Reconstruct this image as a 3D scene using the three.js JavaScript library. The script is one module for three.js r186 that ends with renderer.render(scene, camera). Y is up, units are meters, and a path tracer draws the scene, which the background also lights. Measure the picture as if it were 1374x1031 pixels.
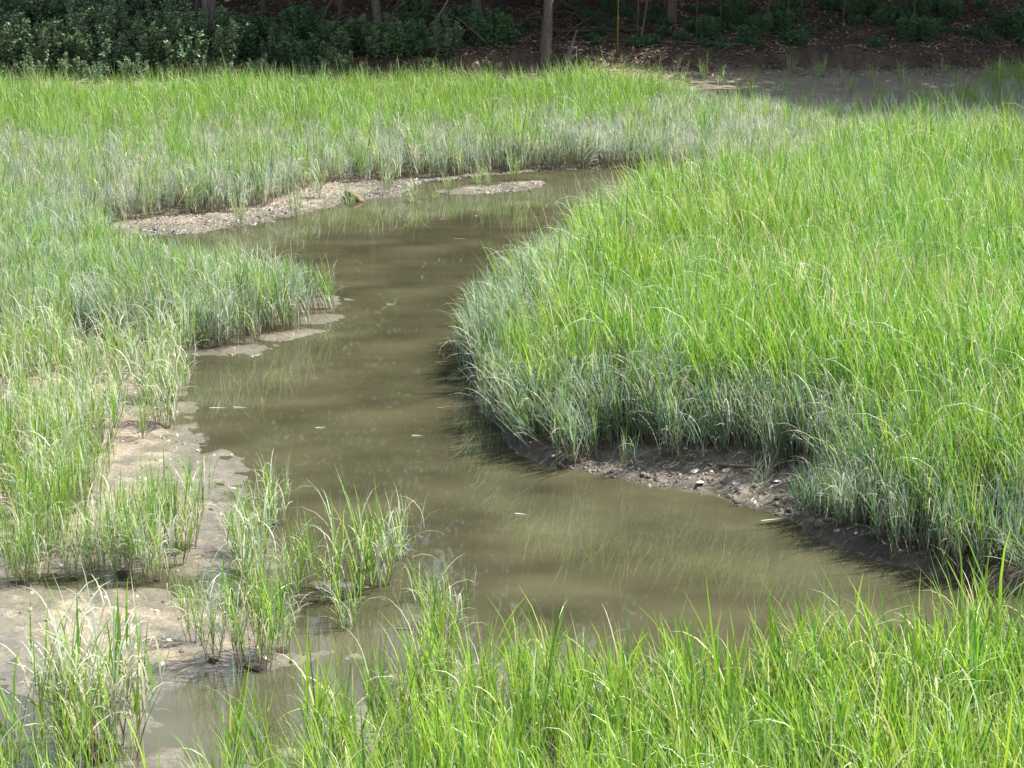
import * as THREE from 'three';

// ---------------------------------------------------------------- camera, sky, sun, exposure
const scene = new THREE.Scene();
const camera = new THREE.PerspectiveCamera(22.43, 1024 / 768, 0.1, 600);
camera.position.set(0, 4.6, 0);
camera.rotation.set(-0.25761, 0, 0);
const SUN = new THREE.Vector3(0.5, 0.85, -0.1).normalize();
{
  const W = 512, Hh = 256, d = new Float32Array(W * Hh * 4);
  for (let j = 0; j < Hh; j++) for (let i = 0; i < W; i++) {
    const el = (j + 0.5) / Hh * Math.PI - Math.PI / 2, az = (i + 0.5) / W * Math.PI * 2;
    const ce = Math.cos(el), ang = Math.acos(Math.min(1, Math.max(-1, ce * Math.cos(az) * SUN.x * -1 + Math.sin(el) * SUN.y + ce * Math.sin(az) * SUN.z * -1))), glow = 0.8 * Math.exp(-ang / 0.45);
    const s = Math.max(0, Math.sin(el)), t = Math.pow(1 - s, 2.2);
    let cl = 0;
    for (const [a, b, c, e] of [[2, 5, 0.3, 0.5], [3, 9, 1.7, 0.3], [6, 17, 4.1, 0.2]]) cl += e * Math.sin(az * a + c + 1.3 * Math.sin(az * a * 2 + b * el)) * Math.cos(b * el + c * 2.1);
    const k = 0.45 * Math.min(1, Math.max(0, cl * 1.6 + 0.2)) * Math.min(1, s * 4);
    const base = [0.15 + 0.6 * t, 0.27 + 0.54 * t, 0.52 + 0.34 * t], cloud = [0.86, 0.88, 0.92], q = (j * W + i) * 4;
    for (let n = 0; n < 3; n++) d[q + n] = (base[n] * (1 - k) + cloud[n] * k) * 0.56 + glow * [1, 0.97, 0.92][n];
    d[q + 3] = 1;
  }
  const sky = new THREE.DataTexture(d, W, Hh, THREE.RGBAFormat, THREE.FloatType);
  sky.mapping = THREE.EquirectangularReflectionMapping; sky.magFilter = THREE.LinearFilter; sky.needsUpdate = true;
  scene.background = sky; scene.environment = sky;
}
const sun = new THREE.DirectionalLight(new THREE.Color(1.0, 0.955, 0.88), 5);
sun.position.copy(SUN).multiplyScalar(60).add(new THREE.Vector3(0, 0, -26));
sun.target.position.set(0, 0, -26); sun.castShadow = true; sun.shadow.radius = 1;
sun.shadow.mapSize.set(4096, 4096);
Object.assign(sun.shadow.camera, { left: -44, right: 44, top: 44, bottom: -44, near: 1, far: 160 });
scene.add(sun, sun.target);
const renderer = new THREE.WebGLRenderer({ antialias: true });
renderer.toneMapping = THREE.LinearToneMapping; renderer.toneMappingExposure = 2.7;
renderer.outputColorSpace = THREE.SRGBColorSpace;
renderer.shadowMap.enabled = true;

// ---------------------------------------------------------------- helpers
function rngOf(seed) { let a = seed >>> 0; return () => { a = (a + 0x6D2B79F5) | 0; let t = Math.imul(a ^ (a >>> 15), 1 | a); t = (t + Math.imul(t ^ (t >>> 7), 61 | t)) ^ t; return ((t ^ (t >>> 14)) >>> 0) / 4294967296; }; }
const hash = (x, y) => { let h = Math.imul(x, 374761393) + Math.imul(y, 668265263) | 0; h = Math.imul(h ^ (h >>> 13), 1274126177); return ((h ^ (h >>> 16)) >>> 0) / 4294967296; };
function vnoise(x, y) {
  const i = Math.floor(x), j = Math.floor(y), u = x - i, v = y - j, a = u * u * (3 - 2 * u), b = v * v * (3 - 2 * v);
  return (hash(i, j) * (1 - a) + hash(i + 1, j) * a) * (1 - b) + (hash(i, j + 1) * (1 - a) + hash(i + 1, j + 1) * a) * b;
}
function fbm(x, y, o = 4) { let s = 0, a = 0.5, n = 0; for (let k = 0; k < o; k++) { s += a * vnoise(x + k * 17.3, y - k * 9.1); n += a; x *= 2.03; y *= 2.03; a *= 0.5; } return s / n * 2 - 1; }
const clamp = (x, a = 0, b = 1) => Math.min(b, Math.max(a, x));
const sstep = (a, b, x) => { const t = clamp((x - a) / (b - a)); return t * t * (3 - 2 * t); };
const lerp = (a, b, t) => a + (b - a) * t;
const mix3 = (a, b, t) => [lerp(a[0], b[0], t), lerp(a[1], b[1], t), lerp(a[2], b[2], t)];
function inside(P, x, z) { let c = false; for (let i = 0, j = P.length - 1; i < P.length; j = i++) { const a = P[i], b = P[j]; if ((a[1] > z) !== (b[1] > z) && x < (b[0] - a[0]) * (z - a[1]) / (b[1] - a[1]) + a[0]) c = !c; } return c; }
function sdist(P, x, z) {
  let m = 1e9; for (let i = 0, j = P.length - 1; i < P.length; j = i++) { const a = P[j], b = P[i], ex = b[0] - a[0], ez = b[1] - a[1], t = clamp(((x - a[0]) * ex + (z - a[1]) * ez) / (ex * ex + ez * ez)), dx = x - a[0] - ex * t, dz = z - a[1] - ez * t; m = Math.min(m, dx * dx + dz * dz); }
  return Math.sqrt(m) * (inside(P, x, z) ? -1 : 1);
}
class Builder {
  constructor() { this.p = []; this.c = []; this.i = []; this.uv = []; }
  v(x, y, z, c, u = 0, w = 0) { this.p.push(x, y, z); this.c.push(c[0], c[1], c[2]); this.uv.push(u, w); return this.p.length / 3 - 1; }
  t(a, b, c) { this.i.push(a, b, c); }
  q(a, b, c, d) { this.i.push(a, b, c, a, c, d); }
  geo() {
    const g = new THREE.BufferGeometry();
    g.setAttribute('position', new THREE.Float32BufferAttribute(this.p, 3));
    g.setAttribute('color', new THREE.Float32BufferAttribute(this.c, 3));
    g.setAttribute('uv', new THREE.Float32BufferAttribute(this.uv, 2));
    g.setIndex(this.i); g.computeVertexNormals(); return g;
  }
}
const used = {};
function numbered(n) { const k = used[n] = (used[n] ?? -1) + 1; return k ? n + '_' + String(k).padStart(3, '0') : n; }
function tag(o, label, category, group, kind) { o.userData = { label, category }; if (group) o.userData.group = group; if (kind) o.userData.kind = kind; return o; }
function mesh(name, geo, mat, parent) { const m = new THREE.Mesh(geo, mat); m.name = parent ? name : numbered(name); m.castShadow = m.receiveShadow = true; (parent || scene).add(m); return m; }
function group(name, x, y, z, ry = 0) { const g = new THREE.Group(); g.name = numbered(name); g.position.set(x, y, z); g.rotation.y = ry; scene.add(g); return g; }
// tapered, bent round limb through points [[x,y,z],...] with radii
function limb(B, pts, r0, r1, sides, col, wob = 0.08, seed = 1, vscale = 1, cap = true) {
  const c = new THREE.CatmullRomCurve3(pts.map(p => new THREE.Vector3(...p))), n = Math.max(4, pts.length * 4), L = c.getLength(), fr = c.computeFrenetFrames(n, false);
  let prev = null;
  for (let k = 0; k <= n; k++) {
    const t = k / n, P = c.getPointAt(t), r = lerp(r0, r1, Math.pow(t, 0.9)), ring = [];
    for (let s = 0; s <= sides; s++) {
      const a = (s % sides) / sides * Math.PI * 2, rr = r * (1 + wob * (2 * vnoise(Math.cos(a) * 1.7 + seed * 3.1, t * L * 2.2 + Math.sin(a) * 1.7 + seed) - 1));
      const N = fr.normals[k], Bn = fr.binormals[k];
      ring.push(B.v(P.x + (N.x * Math.cos(a) + Bn.x * Math.sin(a)) * rr, P.y + (N.y * Math.cos(a) + Bn.y * Math.sin(a)) * rr, P.z + (N.z * Math.cos(a) + Bn.z * Math.sin(a)) * rr, col, s / sides * vscale, t * L));
    }
    if (prev) for (let s = 0; s < sides; s++) B.q(prev[s], prev[s + 1], ring[s + 1], ring[s]);
    if (cap && (k === 0 || k === n)) { const ce = B.v(P.x, P.y, P.z, col, 0, 0); for (let s = 0; s < sides; s++) k ? B.t(ce, ring[s], ring[s + 1]) : B.t(ce, ring[s + 1], ring[s]); }
    prev = ring;
  }
}
function noiseTex(w, h, fn, srgb = false) {
  const d = new Uint8Array(w * h * 4);
  for (let j = 0; j < h; j++) for (let i = 0; i < w; i++) { const v = fn(i / w, j / h), q = (j * w + i) * 4; for (let n = 0; n < 3; n++) d[q + n] = clamp(Array.isArray(v) ? v[n] : v) * 255; d[q + 3] = 255; }
  const t = new THREE.DataTexture(d, w, h); t.wrapS = t.wrapT = THREE.RepeatWrapping; t.magFilter = THREE.LinearFilter; t.minFilter = THREE.LinearMipmapLinearFilter; t.generateMipmaps = true; if (srgb) t.colorSpace = THREE.SRGBColorSpace; t.needsUpdate = true; return t;
}
function tnoise(u, v, f, o = 4, s = 0) {   // tileable fractal noise, -1..1
  let r = 0, a = 0.5, n = 0; for (let k = 0; k < o; k++) { const F = f * 2 ** k, x = u * F, y = v * F, i = Math.floor(x), j = Math.floor(y), p = x - i, q = y - j, A = p * p * (3 - 2 * p), C = q * q * (3 - 2 * q), m = (e, g) => hash(((e % F) + F) % F + 101 * k + s * 31, ((g % F) + F) % F + 57 * k); r += a * ((m(i, j) * (1 - A) + m(i + 1, j) * A) * (1 - C) + (m(i, j + 1) * (1 - A) + m(i + 1, j + 1) * A) * C); n += a; a *= 0.5; } return r / n * 2 - 1;
}

// ---------------------------------------------------------------- plan of the place, in metres
const CREEK = [[-1.92,-9.72],[-2.03,-10.11],[-1.94,-10.47],[-1.71,-10.66],[-1.28,-10.78],[-0.9,-10.91],[-0.91,-11.02],[-1.22,-11.12],[-1.35,-11.33],[-1.38,-11.71],[-1.26,-11.98],[-1.42,-12.09],[-1.77,-12.12],[-2.27,-12.15],[-2.82,-12.17],[-3.18,-12.2],[-3.21,-12.33],[-2.7,-12.32],[-2.14,-12.29],[-1.75,-12.33],[-1.54,-12.47],[-1.61,-12.93],[-1.75,-13.5],[-1.91,-14.11],[-2.03,-14.43],[-1.95,-14.69],[-2.14,-15.15],[-2.42,-15.58],[-2.64,-16.04],[-2.83,-16.69],[-3,-17.47],[-3.12,-18.33],[-2.88,-18.79],[-2.5,-19.01],[-2.49,-19.37],[-2.1,-19.67],[-2.22,-19.98],[-1.89,-20.37],[-1.85,-20.94],[-2.06,-21.73],[-3.06,-21.85],[-4.07,-22.72],[-4.97,-24.14],[-5.2,-24.81],[-3.91,-25.3],[-3.49,-25.86],[-2.7,-26.99],[-2.29,-27.89],[-1.83,-28.22],[-1.57,-28.43],[-1.58,-29.28],[-1.12,-29.87],[-0.43,-30.33],[0.39,-30.8],[1.54,-31.13],[2.55,-30.96],[3.42,-30.17],[4.63,-30.49],[6.12,-30.88],[7.45,-31.46],[10.06,-32.05],[9.54,-30.33],[7.09,-29.87],[5.82,-29.28],[4.35,-28.57],[2.86,-26.99],[1.71,-25.35],[0.95,-23.65],[0.28,-21.25],[-0.17,-19.43],[-0.43,-18.54],[-0.46,-17.95],[-0.32,-17.34],[-0.24,-16.56],[-0.16,-15.74],[0.02,-15.26],[0.29,-14.95],[0.67,-14.65],[1.12,-14.41],[1.55,-14.08],[1.86,-13.77],[2.09,-13.46],[2.26,-13.13],[2.54,-12.67],[2.83,-12.3],[3.23,-12.08],[3.6,-11.98],[3.97,-11.91],[3.62,-10.75],[2.99,-10.47],[2.19,-10.26],[1.31,-10.06],[0.69,-10.11],[0.23,-10.47],[0.06,-10.69],[-0.39,-10.75],[-0.74,-10.69],[-0.85,-10.42],[-0.98,-9.87],[-1.16,-9.63],[-1.53,-9.45]];
const POOL = [[-3.35,-10.37],[-3.02,-10.42],[-2.81,-10.3],[-2.6,-10.06],[-2.43,-9.68],[-2.39,-9.19],[-2.46,-8.86],[-2.91,-8.86]];
const EAST = [[12.53,-32.05],[9.78,-31.13],[7.26,-30.64],[5.96,-30.02],[4.48,-29.42],[3.01,-28.43],[1.78,-26.5],[0.89,-24.39],[0.03,-21.65],[-0.44,-19.77],[-0.71,-18.54],[-0.75,-17.61],[-0.57,-16.32],[-0.29,-15.2],[0.08,-14.4],[0.64,-14.11],[1.5,-13.58],[1.8,-13.33],[2.06,-12.85],[2.47,-12.26],[2.75,-11.91],[3.14,-11.71],[5.24,-11.46],[13.59,-17.89],[18.72,-32.05]];
const FARMARSH = [[-10.05,-24.9],[-6.8,-25.47],[-5.36,-25.7],[-4.49,-26.49],[-3.71,-26.8],[-3.24,-28.14],[-2.9,-29.16],[-1.7,-29.85],[-1.01,-30.09],[0.15,-30.33],[1.58,-30.83],[2.51,-30.49],[3.62,-29.93],[4.8,-30.09],[7.31,-30.91],[9.88,-31.51],[12.52,-40.24],[9.9,-40.24],[8.7,-37.62],[7.04,-35.75],[5.57,-35.09],[4.27,-35.52],[3.4,-36.43],[2.31,-36.89],[0.9,-37.13],[-1.23,-36.89],[-4,-36.31],[-6.77,-36.2],[-9.54,-36.2],[-14.41,-36.2]];
const PENINSULA = [[-7.26,-17.64],[-4.97,-18.26],[-4.49,-18.38],[-4.1,-18.6],[-3.26,-18.44],[-2.85,-18.63],[-2.51,-19.11],[-2.17,-19.55],[-1.88,-20.29],[-2.03,-20.94],[-2.96,-21.1],[-3.93,-21.92],[-4.86,-23.13],[-5.82,-25.46],[-6.85,-25.64],[-10.28,-25.46]];
const NEARBANK = [[-1.65,-8.95],[-1.3,-9.16],[-0.94,-9.42],[-0.68,-9.78],[-0.36,-10.04],[0.05,-10.09],[0.46,-9.84],[1.26,-9.61],[2.1,-9.79],[2.87,-10.04],[3.47,-10.3],[3.32,-7.63],[-1.92,-7.63]];
const MUDFLAT = [[-6.22,-17.66],[-3.22,-18.18],[-2.81,-16.11],[-2.13,-14.4],[-1.81,-13],[-1.58,-12.31],[-2.28,-12.21],[-3.43,-12.21],[-4.42,-12.21]];
const TOE = [[-60, -43], [-11, -43], [-6, -43.2], [-1.8, -43.8], [0.8, -44.6], [3, -44.7], [7, -45], [11.6, -45.6], [16, -46], [60, -46]];
const toeZ = x => { for (let i = 1; i < TOE.length; i++) if (x < TOE[i][0]) { const a = TOE[i - 1], b = TOE[i]; return lerp(a[1], b[1], clamp((x - a[0]) / (b[0] - a[0]))); } return -46; };
function waterDist(x, z) {
  if (x < -16 || x > 16 || z > -6 || z < -40) return 6;
  return Math.min(sdist(CREEK, x, z), sdist(POOL, x, z));
}
const ISLETS = [[-0.72,-28.78,0.2,0.025],[-0.44,-28.99,0.28,0.035],[-0.12,-29.13,0.24,0.04],[0.15,-29.35,0.28,0.055],[0.33,-29.57,0.18,0.045],[-2.68,-18.95,0.15,0.022],[-2.89,-18.85,0.2,0.024],[-2.28,-19.6,0.15,0.022],[-2.47,-19.43,0.18,0.024],[-2.04,-20.3,0.13,0.02],[-2.24,-20.12,0.16,0.024],[-2.06,-28.43,0.25,0.04],[-1.18,-12.17,0.09,0.01],[-0.21,-10.69,0.12,0.015]];
const BEACH = [[0.95, -14.65, 0.5], [1.5, -14.35, 0.65], [1.95, -14.15, 0.75]];
function groundAt(x, z, full) {
  const dw = waterDist(x, z), n1 = fbm(x * 1.3, z * 1.3, 4), n2 = fbm(x * 5.5 + 40, z * 5.5, 3);
  const d = dw + 0.16 * n1 + 0.05 * n2 + 0.018 * fbm(x * 14 + 5, z * 14, 2);
  let h;
  if (d < 0) h = -0.006 - 0.03 * sstep(0, -0.15, d) - 0.08 * sstep(0, -0.35, d) - 0.2 * sstep(-0.3, -1.3, d);
  else {
    const gentle = 0.042 * (1 - Math.exp(-d / 0.6)) + 0.055 * sstep(0.5, 2.4, d) + 0.13 * sstep(2, 6, d) - 0.006;
    let e = inside(EAST, x, z) ? 1 : 0;
    let steep = 0.10 * sstep(-0.02, 0.09, d) + 0.10 * sstep(0.1, 1.6, d);
    for (const b of BEACH) { const r = Math.hypot(x - b[0], z - b[1]) / b[2]; if (r < 1.4) steep = lerp(0.19 * sstep(-0.05, 1.0, d), steep, sstep(0.7, 1.4, r)); }
    h = e ? steep : gentle;
    h += (0.018 * n2 + (e ? 0.03 : 0.012) * fbm(x * 15, z * 15, 2)) * sstep(0, 0.12, d);
  }
  for (const [ix, iz, r, k] of ISLETS) { const q = Math.hypot((x - ix) * 0.62, (z - iz) * 0.9) / r + 0.7 * n2 + 0.5 * n1 + 0.4 * fbm(x * 16, z * 16, 2); if (q < 1.5) h = Math.max(h, k * (1 - q * q) * (0.8 + 0.7 * n2) + 0.002); }
  const e = toeZ(x) - z + 0.35 * fbm(x * 0.8, z * 0.8 + 7, 3);
  let wood = 0;
  if (e > -1) {
    wood = sstep(-0.05, 0.12, e);
    h = lerp(h, 0.25, sstep(-1, 0, e)) + 0.34 * sstep(0, 0.45, e) + 0.15 * Math.max(0, Math.min(e, 30)) + 0.2 * clamp(e - 6, 0, 24) + wood * (0.12 * fbm(x * 0.9, z * 0.9, 3) + 0.05 * fbm(x * 4, z * 4, 3));
    if (x < -2) h -= 0.2 * sstep(0, 0.5, e) * sstep(-2, -5, x);
  }
  return full ? { h, d, wood, n1, n2 } : h;
}

// ---------------------------------------------------------------- ground: one grid, split into the marsh mud and the wooded slope
const mudTex = noiseTex(1024, 1024, (u, v) => {
  const a = tnoise(u, v, 8, 6), b = tnoise(u, v, 128, 3, 3), s = hash(Math.floor(u * 1024) * 7 + 3, Math.floor(v * 1024)) ; let k = 0.80 + 0.10 * a + 0.13 * b; if (s > 0.9965) k = 1.0; if (s < 0.004) k = 0.45; return [k, k * 0.985, k * 0.96];
}, true);
const mudBump = noiseTex(1024, 1024, (u, v) => 0.5 + 0.28 * tnoise(u, v, 32, 5, 5) + 0.2 * tnoise(u, v, 256, 2, 9));
const dryMud = new THREE.MeshStandardMaterial({ color: 0xffffff, vertexColors: true, map: mudTex, bumpMap: mudBump, bumpScale: 0.02, roughness: 0.92 });
const wetMud = new THREE.MeshStandardMaterial({ color: 0xffffff, vertexColors: true, map: mudTex, bumpMap: mudBump, bumpScale: 0.008, roughness: 0.22 });
const soilMat = new THREE.MeshStandardMaterial({ color: 0xffffff, vertexColors: true, map: mudTex, bumpMap: mudBump, bumpScale: 0.05, roughness: 0.95 });
{
  const axis = (segs) => { const a = [segs[0][0]]; for (const [from, to, s0, s1] of segs) { let p = from; while (true) { const t = (p - from) / (to - from); p += (Math.sign(to - from)) * lerp(s0, s1, t); if ((p - to) * Math.sign(to - from) >= -1e-6) break; a.push(p); } a.push(to); } return a; };
  const xs = axis([[-160, -30, 30, 4], [-30, -14, 2, 0.5], [-14, -4.5, 0.22, 0.1], [-4.5, 4.5, 0.05, 0.05], [4.5, 14, 0.1, 0.22], [14, 30, 0.5, 2], [30, 160, 4, 30]]);
  const zs = axis([[20, -7, 6, 0.5], [-7, -20, 0.045, 0.06], [-20, -36, 0.06, 0.11], [-36, -52, 0.11, 0.14], [-52, -70, 0.3, 1.5], [-70, -220, 3, 30]]);
  const nx = xs.length, nz = zs.length, pos = new Float32Array(nx * nz * 3), col = new Float32Array(nx * nz * 3), uv = new Float32Array(nx * nz * 2), wood = new Float32Array(nx * nz), wet = new Float32Array(nx * nz);
  for (let j = 0; j < nz; j++) for (let i = 0; i < nx; i++) {
    const x = xs[i], z = zs[j], q = j * nx + i, g = groundAt(x, z, true);
    pos.set([x, g.h, z], q * 3); uv.set([x / 3.1, z / 3.1], q * 2); wood[q] = g.wood;
    const patch = fbm(x * 0.9 + 31, z * 0.9, 4), fine = fbm(x * 7, z * 7 + 90, 3);
    wet[q] = g.h + 0.02 * patch + 0.008 * fine;
    const tan = [0.31, 0.265, 0.2], grey = [0.205, 0.19, 0.16];
    let c;
    if (g.wood > 0.5) c = mix3([0.095, 0.068, 0.047], [0.15, 0.105, 0.07], sstep(-0.3, 0.5, fine + patch * 0.5));
    else {
      const east = inside(EAST, x, z);
      c = mix3(grey, tan, sstep(0.008, 0.045, g.h + 0.035 * patch + 0.02 * fine));
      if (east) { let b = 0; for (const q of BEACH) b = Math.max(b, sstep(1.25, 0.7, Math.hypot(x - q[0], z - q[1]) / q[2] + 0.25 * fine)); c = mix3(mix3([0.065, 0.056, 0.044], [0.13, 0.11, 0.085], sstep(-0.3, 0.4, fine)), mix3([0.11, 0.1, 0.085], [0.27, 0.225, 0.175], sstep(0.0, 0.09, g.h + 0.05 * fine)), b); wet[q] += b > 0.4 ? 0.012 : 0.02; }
      if (g.h < 0.012) c = mix3([0.15, 0.135, 0.1], c, sstep(-0.02, 0.012, g.h));
    }
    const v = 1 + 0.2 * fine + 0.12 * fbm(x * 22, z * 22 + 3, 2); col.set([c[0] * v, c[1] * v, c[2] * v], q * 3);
  }
  const parts = { dry: [], wet: [], wood: [] };
  for (let j = 0; j < nz - 1; j++) for (let i = 0; i < nx - 1; i++) {
    const a = j * nx + i, b = a + 1, c = a + nx, d = c + 1, w = wood[a] + wood[b] + wood[c] + wood[d] > 2;
    for (const [e, f, g] of [[a, b, c], [b, d, c]]) (w ? parts.wood : (wet[e] + wet[f] + wet[g]) / 3 < 0.026 ? parts.wet : parts.dry).push(e, f, g);
  }
  const full = new THREE.BufferGeometry();
  full.setAttribute('position', new THREE.BufferAttribute(pos, 3)); full.setAttribute('color', new THREE.BufferAttribute(col, 3)); full.setAttribute('uv', new THREE.BufferAttribute(uv, 2));
  full.setIndex([].concat(parts.dry).concat(parts.wet).concat(parts.wood)); full.computeVertexNormals();
  if (full.attributes.normal.getY(nx * 100 + 200) < 0) { const ix = full.index.array; for (let k = 0; k < ix.length; k += 3) { const t = ix[k]; ix[k] = ix[k + 1]; ix[k + 1] = t; } full.computeVertexNormals(); }
  const piece = (from, count) => {
    const ix = full.index.array, map = new Map(), out = []; const g = new THREE.BufferGeometry(), keep = [];
    for (let k = from; k < from + count; k++) { let n = map.get(ix[k]); if (n === undefined) { n = keep.length; map.set(ix[k], n); keep.push(ix[k]); } out.push(n); }
    for (const [nm, s] of [['position', 3], ['normal', 3], ['color', 3], ['uv', 2]]) { const src = full.attributes[nm].array, a = new Float32Array(keep.length * s); keep.forEach((k, n) => { for (let m = 0; m < s; m++) a[n * s + m] = src[k * s + m]; }); g.setAttribute(nm, new THREE.BufferAttribute(a, s)); }
    g.setIndex(out); return g;
  };
  const nd = parts.dry.length, nw = parts.wet.length, no = parts.wood.length;
  const mud = piece(0, nd + nw); mud.addGroup(0, nd, 0); mud.addGroup(nd, nw, 1);
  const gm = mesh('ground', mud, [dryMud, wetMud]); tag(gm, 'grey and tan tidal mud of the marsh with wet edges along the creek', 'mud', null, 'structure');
  const wm = mesh('terrain', piece(nd + nw, no), soilMat); tag(wm, 'brown woodland slope rising behind the marsh', 'slope', null, 'structure');
}
// ---------------------------------------------------------------- creek water
{
  const tex = noiseTex(1024, 1024, (u, v) => 0.5 + 0.30 * tnoise(u, v, 8, 4, 21) + 0.10 * tnoise(u, v, 64, 3, 33) );
  const ct = noiseTex(512, 512, (u, v) => { const k = 0.86 + 0.2 * tnoise(u, v, 6, 5, 12); return [k, k, k * 0.97]; }, true);
  const m = new THREE.MeshPhysicalMaterial({ color: new THREE.Color().setRGB(0.073, 0.069, 0.042), map: ct, roughness: 0.02, ior: 1.4, bumpMap: tex, bumpScale: 0.00009 });
  const g = new THREE.PlaneGeometry(44, 40, 1, 1); g.rotateX(-Math.PI / 2); const uv = g.attributes.uv; for (let i = 0; i < 4; i++) uv.setXY(i, uv.getX(i) * 44 / 4.3, uv.getY(i) * 40 / 2.6);
  const w = mesh('water', g, m); w.position.set(0, 0, -26);
  tag(w, 'still murky olive brown water of the winding tidal creek', 'water', null, 'structure');
}
// ---------------------------------------------------------------- cordgrass
const leafMat = new THREE.MeshPhysicalMaterial({ color: 0xffffff, vertexColors: true, roughness: 1, transmission: 0.5, thickness: 0, clearcoat: 0.35, clearcoatRoughness: 0.28, specularIntensity: 0.6, side: THREE.DoubleSide });
const G = { green: [0.165, 0.335, 0.026], lime: [0.27, 0.425, 0.038], deep: [0.09, 0.21, 0.032], silt: [0.345, 0.415, 0.295], grey: [0.27, 0.325, 0.225], straw: [0.48, 0.46, 0.29], pale: [0.53, 0.575, 0.43], rust: [0.30, 0.16, 0.05], stem: [0.24, 0.29, 0.11], brown: [0.20, 0.135, 0.075] };
function leaf(B, ox, oy, oz, az, len, w, t0, t1, pw, seg, col, twist, tipCol) {
  let x = ox, y = oy, z = oz, a0 = -1, b0 = -1;
  const ca = Math.cos(az), sa = Math.sin(az);
  for (let k = 0; k <= seg; k++) {
    const t = k / seg, tilt = t0 + (t1 - t0) * Math.pow(t, pw), st = Math.sin(tilt), ct = Math.cos(tilt);
    const wd = w * Math.min(1, 0.55 + 2.2 * t) * (1 - Math.pow(t, 2.0)) * 0.5, tw = twist * (0.3 + t);
    const cs = Math.cos(tw), sn = Math.sin(tw), nx = -ct * ca, ny = st, nz = -ct * sa;   // blade normal, turned about its axis by the twist
    const sx = -sa * cs + nx * sn, sy = ny * sn, sz = ca * cs + nz * sn, c = tipCol && t > 0.72 ? tipCol : col;
    if (k === seg) { const tip = B.v(x, y, z, c); B.t(a0, b0, tip); }
    else {
      const a = B.v(x - sx * wd, y - sy * wd, z - sz * wd, c), b = B.v(x + sx * wd, y + sy * wd, z + sz * wd, c);
      if (k) B.q(a0, b0, b, a); a0 = a; b0 = b;
    }
    const s = len / seg; x += st * ca * s; y += ct * s; z += st * sa * s;
  }
}
function stalk(B, ox, oy, oz, az, lean, h, r, cols) {   // three-sided stem; the lowest sheath has its own colour
  let prev = null; const seg = 3;
  for (let k = 0; k <= seg; k++) {
    const t = [0, 0.16, 0.55, 1][k], rr = r * (1 - 0.55 * t), x = ox + Math.cos(az) * Math.sin(lean) * h * t * (0.5 + 0.5 * t), z = oz + Math.sin(az) * Math.sin(lean) * h * t * (0.5 + 0.5 * t), y = oy + h * t, ring = [];
    for (let s = 0; s < 3; s++) ring.push(B.v(x + Math.cos(s * 2.094 + az) * rr, y, z + Math.sin(s * 2.094 + az) * rr, cols[k < 2 ? 0 : 1]));
    if (prev) for (let s = 0; s < 3; s++) B.q(prev[s], prev[(s + 1) % 3], ring[(s + 1) % 3], ring[s]);
    prev = ring;
  }
}
const jit = (c, r, k = 0.18) => { const v = 1 + k * (r() * 2 - 1), h = 1 + 0.12 * (r() * 2 - 1); return [c[0] * v * h, c[1] * v, c[2] * v]; };
function shoot(B, r, ox, oz, H, o) {
  const fan = o.fan && ox * ox + oz * oz > 1e-5, az = fan ? Math.atan2(oz, ox) + (r() - 0.5) * 1.2 : r() * 6.283, lean = fan ? 0.08 + (o.fan) * r() : r() * r() * (o.lean ?? 0.22), hs = H * (0.52 + 0.12 * r());
  stalk(B, ox, -0.03, oz, az, lean, hs, 0.0042 * (o.wide ?? 1), [jit(r() < 0.4 ? G.rust : r() < 0.6 ? G.brown : G.straw, r), jit(o.stem || G.stem, r)]);
  const gone = r() < 0.04, n = gone ? 3 : o.leaves ?? 5, la = r() * 6.283;
  for (let k = 0; k < n; k++) {
    const f = (k + 0.4 + 0.5 * r()) / n, t = 0.08 + 0.9 * f, bend = Math.sin(lean) * hs * t * (0.5 + 0.5 * t);
    const a = la + (k % 2) * Math.PI + (r() - 0.5) * 1.5;
    const droop = r() < (o.droop ?? 0.12) * (f < 0.65 ? 1.5 : 0.8);
    const len = (o.long ?? 1) * H * (0.34 + 0.2 * r()) * (0.7 + 0.4 * Math.sin(Math.PI * (0.25 + 0.6 * f))), w = (o.w ?? 0.013) * (0.7 + 0.6 * r());
    let col = o.cols[Math.floor(r() * o.cols.length)];
    if (gone) col = r() < 0.5 ? G.straw : G.brown; else if (droop) { if (r() < 0.75) col = r() < 0.5 ? G.pale : G.straw; }
    else if (f < 0.25 && r() < (o.dead ?? 0.35)) col = r() < 0.7 ? G.straw : G.brown;
    const t0 = 0.07 + 0.2 * r() + (1 - f) * 0.1;
    leaf(B, ox + Math.cos(az) * bend, hs * t - 0.02, oz + Math.sin(az) * bend, a, len, w, t0, droop ? 1.7 + 1.1 * r() : t0 + (o.curl ?? 0.5) * r(), droop ? 1.3 + r() : 1.7, droop ? 6 : 4, jit(col, r), (r() - 0.5) * 1.4, r() < 0.12 ? jit(G.straw, r) : null);
  }
}
function clumpGeo(seed, n, rad, H, o) {
  const B = new Builder(), r = rngOf(seed);
  for (let k = 0; k < n; k++) { const a = r() * 6.283, q = rad * Math.sqrt(r()); shoot(B, r, Math.cos(a) * q, Math.sin(a) * q, H * (0.78 + 0.4 * r()), o); }
  return B.geo();
}
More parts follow.
